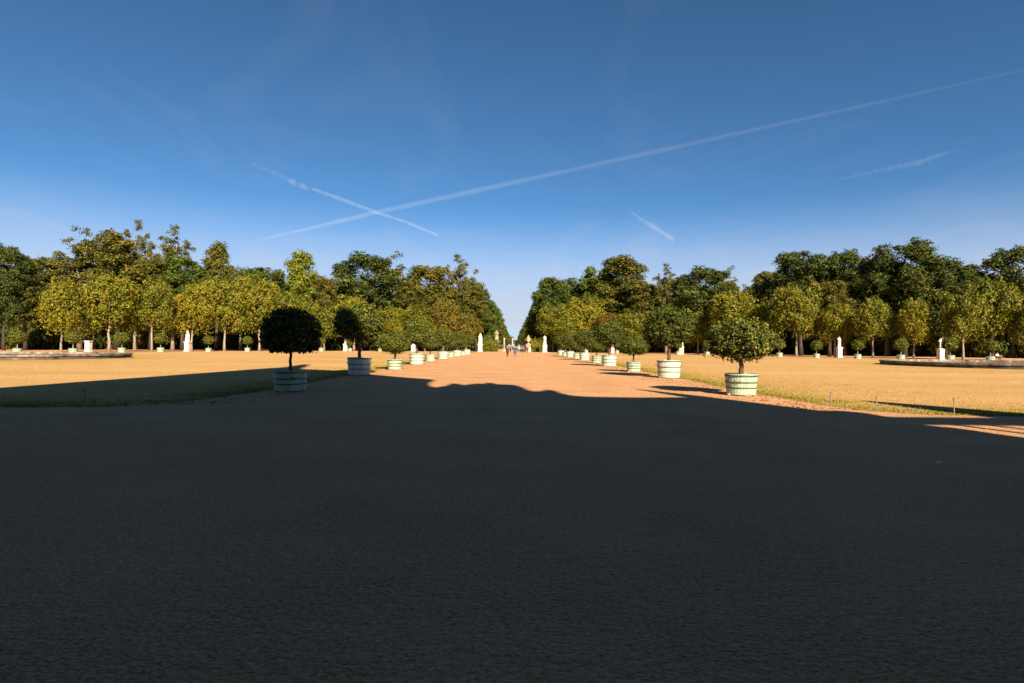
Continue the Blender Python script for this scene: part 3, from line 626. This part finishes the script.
def person(P, x, y, rz, top, legs, hair, label, skirt=False, group='people on the avenue'):
    root = thing('person', label, 'person', (x, y, .006), rz, group)
    V, E, Rd, ix = skeleton(P); skinmesh('body', V, E, Rd, M['skin'], root, 0, 1)
    def sub(name, js, grow, m, extra=None):
        VV = [V[ix[a]] for a in js]; mp_ = {a: i for i, a in enumerate(js)}
        EE = [(mp_[a], mp_[b]) for a in js for b in js if (ix[a], ix[b]) in E]
        RR = [tuple(q * (grow + (.16 if a in ('pelvis', 'waist', 'chest') else 0)) + .008 for q in (Rd[ix[a]] if isinstance(Rd[ix[a]], tuple) else (Rd[ix[a]],) * 2)) for a in js]
        return skinmesh(name, VV, EE, RR, m, root, 0, 1)
    sub('shirt', ['pelvis', 'waist', 'chest', 'shl', 'shr', 'ell', 'elr'], 1.22, M['cloth_' + top])
    sub('skirt' if skirt else 'trousers', ['pelvis', 'hipl', 'hipr', 'knl', 'knr'] + ([] if skirt else ['anl', 'anr']), 1.16, M['cloth_' + legs])
    sub('shoes', ['anl', 'tol'], 1.15, M['cloth_black']); sub('shoes', ['anr', 'tor'], 1.15, M['cloth_black'])
    h = Vector(P['head']); mb = MB(); mb.lathe([(.04, -.05), (.098, -.02), (.108, .03), (.095, .08), (.05, .112), (.01, .118)], 14, (h.x, h.y - .02, h.z))
    mb.build('hair', M['cloth_' + hair], root, True)
    face = MB(); 
    for q in (-1, 1): face.lathe([(.001, -.012), (.013, 0), (.001, .012)], 8, (h.x + q * .034, h.y + .092, h.z - .01))
    face.build('eyes', M['cloth_black'], root); return root
D1 = 87
person(walk_pose(.2), xat(507.6, 87), 87, 0.2, 'black', 'black', 'brown', 'person in dark clothes walking alone, left one of the nearest pair on the avenue')
person(walk_pose(-.16), xat(515.6, 90), 90, .0, 'navy', 'jeans', 'black', 'person in navy top and jeans, right one of the nearest pair on the avenue')
PP = [(510.6, 150, 'red', 'black', 'person in red top farther up the avenue behind the nearest pair'), (512.8, 158, 'black', 'jeans', 'person in black top beside the one in red farther up the avenue'),
      (514.6, 128, 'grey', 'black', 'person in grey top right behind the one in navy'), (519.2, 162, 'white', 'khaki', 'person in white shirt right of the avenue centre'),
      (521.6, 150, 'grey', 'black', 'person in grey top and black trousers left of the brown urn'), (523.4, 156, 'pink', 'jeans', 'person in pink top left of the brown urn'),
      (527.2, 148, 'black', 'black', 'person all in black at the foot of the brown urn'), (530.4, 146, 'white', 'white', 'person all in white beside the one in black'), (517.2, 190, 'grey', 'jeans', 'small far person in grey in the avenue gap')]
for i, (px, d, t, l, lab) in enumerate(PP): person(walk_pose((-1) ** i * (.1 + .03 * (i % 3))), xat(px, d), d, i * 1.1, t, l, ('brown', 'black')[i % 2], lab)
# bench with a sitting person at the right
def bench(x, y, rz, label):
    b = thing('park_bench', label, 'bench', (x, y, 0), rz); s = MB(); bk = MB()
    for k in range(4): s.box(-.8, .8, -.2 + k * .115, -.2 + k * .115 + .1, .42, .45)
    for k in range(3): bk.box(-.8, .8, -.27 - k * .02, -.24 - k * .02, .55 + k * .13, .65 + k * .13)
    s.build('seat', M['wood'], b); bk.build('backrest', M['wood'], b)
    for q in (-.65, .65):
        for yy in (-.22, .2): MB().tube([(q, yy, 0), (q, yy, .42 if yy > 0 else .92)], [.025, .022], 8).build('leg', M['iron'], b)
    return b
db = 95; bx_, by_ = xat(997.5, db), db
bench(bx_, by_, PI, 'wooden bench under the broad chestnut by the right end ball tree')
person(sit_pose(), bx_ - .3, by_ - .02, PI, 'white', 'black', 'brown', 'person in white shirt and black trousers sitting on the bench', group='sitting people')

# ------------------------------------------------------------------ statues
def pedestal(mb_parent, h, wd, m):
    b = MB(); b.box(-wd / 2, wd / 2, -wd / 2, wd / 2, h * .14, h * .86); o = b.build('pedestal', m, mb_parent, bevel=.02)
    MB().box(-wd * .62, wd * .62, -wd * .62, wd * .62, 0, h * .08).box(-wd * .56, wd * .56, -wd * .56, wd * .56, h * .08 + .002, h * .14 - .002).build('plinth', m, o, bevel=.02)
    MB().box(-wd * .55, wd * .55, -wd * .55, wd * .55, h * .86 + .002, h * .92 - .002).box(-wd * .62, wd * .62, -wd * .62, wd * .62, h * .92, h).build('cornice', m, o, bevel=.02)
    return o
def figure(parent, z, sc, m, pose, robe):
    P = walk_pose(.06, .05)
    if pose == 'raised': P['ell'] = (-.36, .06, 1.56); P['wrl'] = (-.30, .1, 1.80); P['elr'] = (.30, -.02, 1.2); P['wrr'] = (.2, .16, 1.12)
    elif pose == 'bowed':
        P['jaw'] = (.03, .09, 1.53); P['head'] = (.04, .10, 1.60); P['top'] = (.045, .10, 1.655); P['elr'] = (.34, .02, 1.24); P['wrr'] = (.16, .16, 1.32); P['wrl'] = (-.2, .14, .98)
    elif pose == 'draped': P['elr'] = (.3, .06, 1.2); P['wrr'] = (.06, .2, 1.3); P['ell'] = (-.28, .04, 1.18); P['wrl'] = (-.04, .2, 1.08)
    V, E, Rd, ix = skeleton(P); Rd = [tuple(q * 1.18 for q in (r if isinstance(r, tuple) else (r, r))) for r in Rd]
    f = skinmesh('figure', V, E, Rd, m, parent, 0, 2); f.location = (0, 0, z); f.scale = (sc, sc, sc)
    if robe:
        fold = lambda a, zz: 1 + .09 * math.sin(a * 9 + zz * 3) + .05 * math.sin(a * 4 - zz * 5)
        prof = {'long': [(.30, .0), (.31, .1), (.27, .45), (.23, .8), (.2, 1.0), (.19, 1.12), (.22, 1.3), (.19, 1.42), (.08, 1.5)], 'hip': [(.27, 0), (.28, .1), (.25, .45), (.22, .8), (.2, .98), (.15, 1.03)],
                'cloak': [(.36, 0), (.35, .1), (.33, .5), (.31, .9), (.28, 1.2), (.24, 1.42), (.14, 1.55), (.125, 1.68), (.07, 1.78)]}[robe]
        d = MB().lathe(prof, 40, (0, 0, 0), fold).build('drapery', m, f, True); d.scale = (1, .85, 1)
    else:
        MB().lathe([(.14, 0), (.12, .3), (.1, .7), (.05, .82)], 16, (.02, -.14, 0), lambda a, zz: 1 + .12 * math.sin(5 * a + zz * 8)).build('support_stump', m, f, True)
    MB().lathe([(.36, -.06), (.36, 0.0), (.3, .05)], 20).build('base', m, f)
    return f
def statue(px, d, hp, wp, hf, m, pose, robe, label, rz=PI):
    o = thing('statue', label, 'statue', (xat(px, d), d, .01), rz, 'garden statues'); pedestal(o, hp, wp, m); figure(o, hp + .06, hf / 1.75, m, pose, robe); return o
statue(186.8, 117, 2.0, .86, 2.25, M['marble'], 'draped', 'cloak', 'pointed white statue in a cloak on a tall pedestal before a golden chestnut')
statue(838.5, 108, 2.0, .8, 2.0, M['marble'], 'bowed', 'hip', 'bowed white statue on pedestal under the orange-tinged chestnut')
statue(939.5, 94, 1.8, .76, 1.75, M['marble'], 'raised', None, 'white statue with raised arm on a pedestal beside a green tub')
statue(681.5, 141, 1.9, .95, 2.4, M['marble'], 'draped', 'long', 'white draped statue seen between the two nearest right tub trees', PI - .4)
statue(413.5, 158, 1.7, 1.1, 2.2, M['marble'], 'draped', 'cloak', 'white statue behind the fourth left tub tree')
statue(345.5, 152, 1.9, .95, 2.1, M['marble'], 'bowed', 'long', 'white statue half hidden behind the second shaded tub tree')
statue(612.6, 158, 1.4, .9, 2.2, M['marble'], 'raised', 'hip', 'slim far white statue above the fourth right tub')
statue(480.3, 165, 2.1, 1.2, 3.1, M['marble'], 'draped', 'cloak', 'tall white statue on the left of the avenue mouth')
statue(544.8, 165, 2.0, 1.2, 2.9, M['marble'], 'bowed', 'long', 'tall white statue on the right of the avenue mouth')
o = thing('statue', 'empty stone pedestal with no figure before the broad left chestnut', 'pedestal', (xat(87.5, 96), 96, .01), 0, 'garden statues'); pedestal(o, 1.95, .76, M['marble'])
statue(496.6, 176, 3.0, 1.2, 3.6, M['sandstone'], 'draped', 'long', 'brown sandstone statue behind the left hedge of the avenue')
def urn(px, d, label):
    o = thing('urn', label, 'urn', (xat(px, d), d, .01), 0, 'avenue urns'); pedestal(o, 2.4, 1.3, M['sandstone'])
    b = MB().lathe([(.35, 2.4), (.36, 2.5), (.16, 2.62), (.15, 2.75), (.42, 3.0), (.62, 3.4), (.60, 3.75), (.46, 3.95), (.48, 4.05), (.66, 4.15), (.66, 4.22), (.5, 4.25), (.3, 4.5), (.16, 4.75), (.14, 4.95), (.03, 5.1)], 28).build('vase', M['sandstone'], o, True)
    for q in (-1, 1): MB().tube([(q * .55, 0, 3.9), (q * .85, 0, 3.95), (q * .85, 0, 3.55), (q * .6, 0, 3.45)], [.06] * 4, 8).build('handle', M['sandstone'], b, True)
urn(528.4, 167, 'brown sandstone urn on a pedestal beside the right hedge of the avenue')
for px, lab in ((504.3, 'left'), (512.6, 'right')):
    d = 176; o = thing('stone_pillar', f'slim pale stone pillar, {lab} one of the two in the avenue gap', 'pillar', (xat(px, d), d, 0), 0, 'pillars in the avenue')
    MB().box(-.42, .42, -.42, .42, 0, .5).build('base', M['sandstone_grey'], o, bevel=.03); MB().box(-.2, .2, -.2, .2, .502, 3.9).build('shaft', M['sandstone_grey'], o, bevel=.03); MB().box(-.28, .28, -.28, .28, 3.902, 4.25).build('cap', M['sandstone_grey'], o, bevel=.05)

# ------------------------------------------------------------------ fountain basins
for (bx, by), nm in zip(BASIN, ('right', 'left')):
    o = thing('fountain_basin', f'round weathered stone basin rim in the {nm} lawn', 'fountain basin', (bx, by, 0), 0, 'round basins in the lawns')
    n = 96; r = MB(); rr = np.random.default_rng(4)
    prof = [(BR, .012), (BR, .30), (BR + .12, .31), (BR + .12, .46), (BR + .02, .48), (BR - .85, .48), (BR - .88, .12)]
    prof = [(a + (-.1 if 0 else 0), z) for a, z in prof]
    vs = []; 
    for a_, z_ in prof:
        for k in range(n): t = 2 * PI * k / n; vs.append((a_ * math.cos(t), a_ * math.sin(t), z_ + (.012 * math.sin(k * 1.9) if z_ > .3 else 0)))
    r.add(vs, [(i * n + k, i * n + (k + 1) % n, (i + 1) * n + (k + 1) % n, (i + 1) * n + k) for i in range(len(prof) - 1) for k in range(n)])
    rim = r.build('coping', M['rim'], o)
    MB().lathe([(BR - .004, .011), (BR + .02, .02), (BR + .02, .2), (BR - .004, .22)], 96).build('footing', M['blackstone'], o)
    MB().add([((BR - .87) * math.cos(2 * PI * k / n), (BR - .87) * math.sin(2 * PI * k / n), .2) for k in range(n)], [tuple(range(n))]).build('water', M['water'], o)

# ------------------------------------------------------------------ little things on the ground
POSTS = [(830.5, 406, 'left'), (876, 412, 'middle'), (953, 414, 'right')]
def post(px, py, label):
    x, y = gp(px, py); o = thing('iron_post', label, 'post', (x, y, .006), 0, 'iron posts at the lawn edge')
    MB().tube([(0, 0, 0), (0, 0, .37)], [.016, .014], 8).build('shaft', M['iron'], o); MB().lathe([(.012, .37), (.024, .38), (.024, .40), (.008, .42)], 10).build('cap', M['iron'], o)
for px, py, lab in POSTS: post(px, py, f'thin grey iron post at the right lawn edge, {lab} of three')
post(84.5, 405, 'thin iron post in the shade at the left lawn edge')
for px, py, lab in ((145, 396.5, 'small scrap of white paper on the shaded left lawn'), (938, 463, 'small scrap of white paper on the shaded gravel at right')):
    x, y = gp(px, py); mb = MB(); mb.add([(-.03, -.018, .0), (.03, -.02, .006), (.035, .018, .01), (-.025, .02, .015), (0, 0, .02)], [(0, 1, 4), (1, 2, 4), (2, 3, 4), (3, 0, 4)])
    o = mb.build('paper_scrap', M['paper']); o.location = (x, y, .06 if py < 420 else .008); tag(o, lab, 'litter')

# ------------------------------------------------------------------ the palace behind the viewer, whose roofs throw the long shadow
Y0 = 5.0; KH = math.tan(SUN_E) / math.cos(SUN_A)
def up(px, py):
    x, d = gp(px, py); return (x + (d + Y0) * math.tan(SUN_A), (d + Y0) * KH)
pal = thing('palace', 'unseen sandstone baroque palace behind the viewer, its roofline shaped to shade the forecourt', 'palace', (0, -Y0, 0))
sil = [up(-60, 393), up(0, 388), up(80, 382), up(160, 376.3), up(250, 369.6), up(286, 367.2), up(296, 369.0), up(330, 370.3), up(347, 371.6), up(372, 374.5), up(400, 377), up(414, 378.1), up(430.5, 379.3)]  # unseen roofline, traced back along the sun from the shadow edge
for q in ((436, 380.1), (430.3, 382.8), (429.6, 385.2), (435, 387.5), (448, 385.4), (450.4, 383.7), (456, 383.3), (464.5, 385.2), (470, 384.1), (480, 383.3), (484, 384.1), (485.5, 382.7), (491.4, 382.8), (498.4, 384.4),
          (510, 384.6), (517, 385.3), (523, 387.3), (528, 389.6), (533, 391.3), (540.6, 391.2), (546.5, 389.5), (554.7, 390.4), (561.7, 393.3), (573.4, 395.7), (588, 396.6), (634, 397.4), (694, 397.2), (722, 397.8), (735, 399), (755, 403.5), (778, 407.5), (800, 409)): sil.append(up(*q))
HW = 11.0; XW = 15.05; HB = (gp(930, 423.2)[1] + Y0) * KH
tail = [up(840, 410.5), up(866, 413), up(886, 416.6)]
roof_poly = [(-34, HW), (-20, HW + 1)] + [q for q in sil if q[0] < XW] + [(XW, max(HB + .9, tail[0][1])), (XW, HW)]
over = [(XW + .003, HB), (XW + .003, tail[0][1])] + tail + [(tail[-1][0], HB)]
pp = tail; print('SIL', [(round(a, 2), round(b, 2)) for a, b in sil + tail])
MB().prism(over[::-1], 0, -.3).build('shade_eaves', M['sandstone'], pal)  # unseen overhang, kept thin so a wedge of sun passes below
b = MB().prism(roof_poly[::-1], -.0, -14.0); roof = b.build('roof', M['roofing'], pal)
wallb = MB().box(-36, XW, -14.2, .12, 0, HW - .4); wall = wallb.build('wall', M['blackstone'], pal)
MB().box(-26, -13, .404, 8.5, 0, 10.4).build('sky_block_wing', M['blackstone'], pal)  # unseen wing, added to block sky light over the forecourt
MB().prism([(-26.5, 10.404), (-12.6, 10.404), (-15, 11.2), (-24, 11.2)], .41, 8.8).build('sky_block_roof', M['roofing'], pal)
MB().box(-36.2, XW, -14.4, .4, HW - .398, HW - .004).build('cornice', M['sandstone'], pal)
for k in range(12):
    x = -33 + k * 3.9
    if x > XW - 1.5: break
    for z in (1.2, 6.2):
        wn = MB().box(x - .75, x + .75, .123, .22, z, z + 3.2).build('window', M['sandstone_grey'], pal); MB().box(x - .6, x + .6, .222, .24, z + .15, z + 3.05).build('pane', M['glass_dark'], wn)
x, h = up(309, 364.4); x2, h2 = up(292, 367.2)
MB().tube([(x2 - .3, -.6, h2 - 3), (x, -.6, h)], [1.0, .35], 12).build('roof_finial', M['roofing'], pal)  # unseen roof tip, placed for the shadow point on the left lawn
# unseen spire, shaped so its shadow streak falls by the right tubs
x, h = up(634, 388.3); MB().tube([(x + .12, -.4, h - 5.2), (x + .05, -.4, h - 2), (x, -.4, h)], [.55, .42, .08], 12).build('spire', M['roofing'], pal, True)
# made-up slab, posts and wall, unseen, shaping the striped light at right
xr = pp[-1][0]; ht = pp[-1][1]; hb = HB
MB().box(xr + .003, xr + 14, -.3, 0, hb, ht).build('shade_slab', M['sandstone'], pal)
for k in range(4):
    MB().lathe([(.13, 0.0), (.11, .3), (.10, hb - .3), (.12, hb - .004)], 16, (XW + .75 + k * .75, -.18, 0)).build('shade_post', M['sandstone'], pal, True)
MB().box(XW + 4.2, XW + 14, -.28, -.02, 0, hb - .004).build('shade_wall', M['sandstone'], pal)
x, h = up(860, 400.8); MB().lathe([(1.0, 0), (.85, (h - ht) * .3), (.6, (h - ht) * .65), (.15, h - ht)], 14, (x + .1, -.16, ht + .002)).build('spire', M['roofing'], pal)  # unseen, tapered to cast the shadow streak on the right lawn

# ------------------------------------------------------------------ contrails
def skypt(px, py, alt):
    dxp, dzp = (px - VPX) / F, (hor(px) - py) / F; s = (alt - EYE) / dzp; return Vector((dxp * s, s, alt))
def contrail(pts, alt, wpx, dens, label, lump=.25, seed=1):
    g = random.Random(seed); P = [skypt(px, py, alt) for px, py in pts]; Q = []; Rr = []
    n = 60
    for i in range(n + 1):
        t = i / n * (len(P) - 1); k = min(int(t), len(P) - 2); f = t - k; p_ = P[k].lerp(P[k + 1], f); wd = wpx[k] * (1 - f) + wpx[k + 1] * f
        Q.append(p_); Rr.append(wd / F * p_.y / 2 * (1 + lump * (g.random() - .5) * 2))
    m = bpy.data.materials.new('contrail_ice'); m.use_nodes = True; nt = m.node_tree
    for nn in list(nt.nodes): nt.nodes.remove(nn)
    o_ = nt.nodes.new('ShaderNodeOutputMaterial'); v = nt.nodes.new('ShaderNodeVolumePrincipled'); v.inputs['Color'].default_value = (1, 1, 1, 1); v.inputs['Density'].default_value = dens * .07
    nt.links.new(v.outputs[0], o_.inputs['Volume'])
    o = MB().tube(Q, [r * 1.35 for r in Rr], 14).build('contrail', m, None, True); tag(o, label, 'contrail', 'contrails in the sky')
    MB().tube([q + Vector((0, 0, r * .1)) for q, r in zip(Q, Rr)], [r * .85 for r in Rr], 12).build('core', m, o, True)
    return o
contrail([(250, 241), (300, 230), (375, 212), (600, 163), (800, 119), (1024, 69), (1150, 41)], 3000, [1, 3, 4.6, 4.4, 3.4, 2.6, 2.4], .0042, 'longest contrail crossing the sky up to the right edge', .12, 2)
contrail([(248, 162), (285, 178)], 2600, [2, 5], .0025, 'faint upper end of the crossing contrail left of the two puffs', .5, 4)
contrail([(286, 179), (293, 183)], 2600, [3, 6], .0055, 'left one of two small white vapour puffs', .1, 6)
contrail([(298, 184.5), (306, 188)], 2600, [6, 3.5], .0055, 'right one of two small white vapour puffs', .1, 7)
contrail([(310, 188), (340, 199), (375, 212), (405, 222), (437, 235)], 2600, [3.2, 3.4, 3.0, 2.6, 1.8], .0085, 'short crossing contrail sloping down to the right', .2, 3)
contrail([(628, 210), (640, 219), (655, 228), (673, 240)], 2500, [1.5, 3, 4.5, 3.5], .0028, 'short broadening vapour trail above the right of the avenue', .25, 5)
contrail([(838, 179), (880, 170), (915, 163), (945, 153), (965, 148)], 3000, [2, 4, 5, 3.5, 1], .0032, 'wispy curved trail at the right below the long contrail', .3, 8)
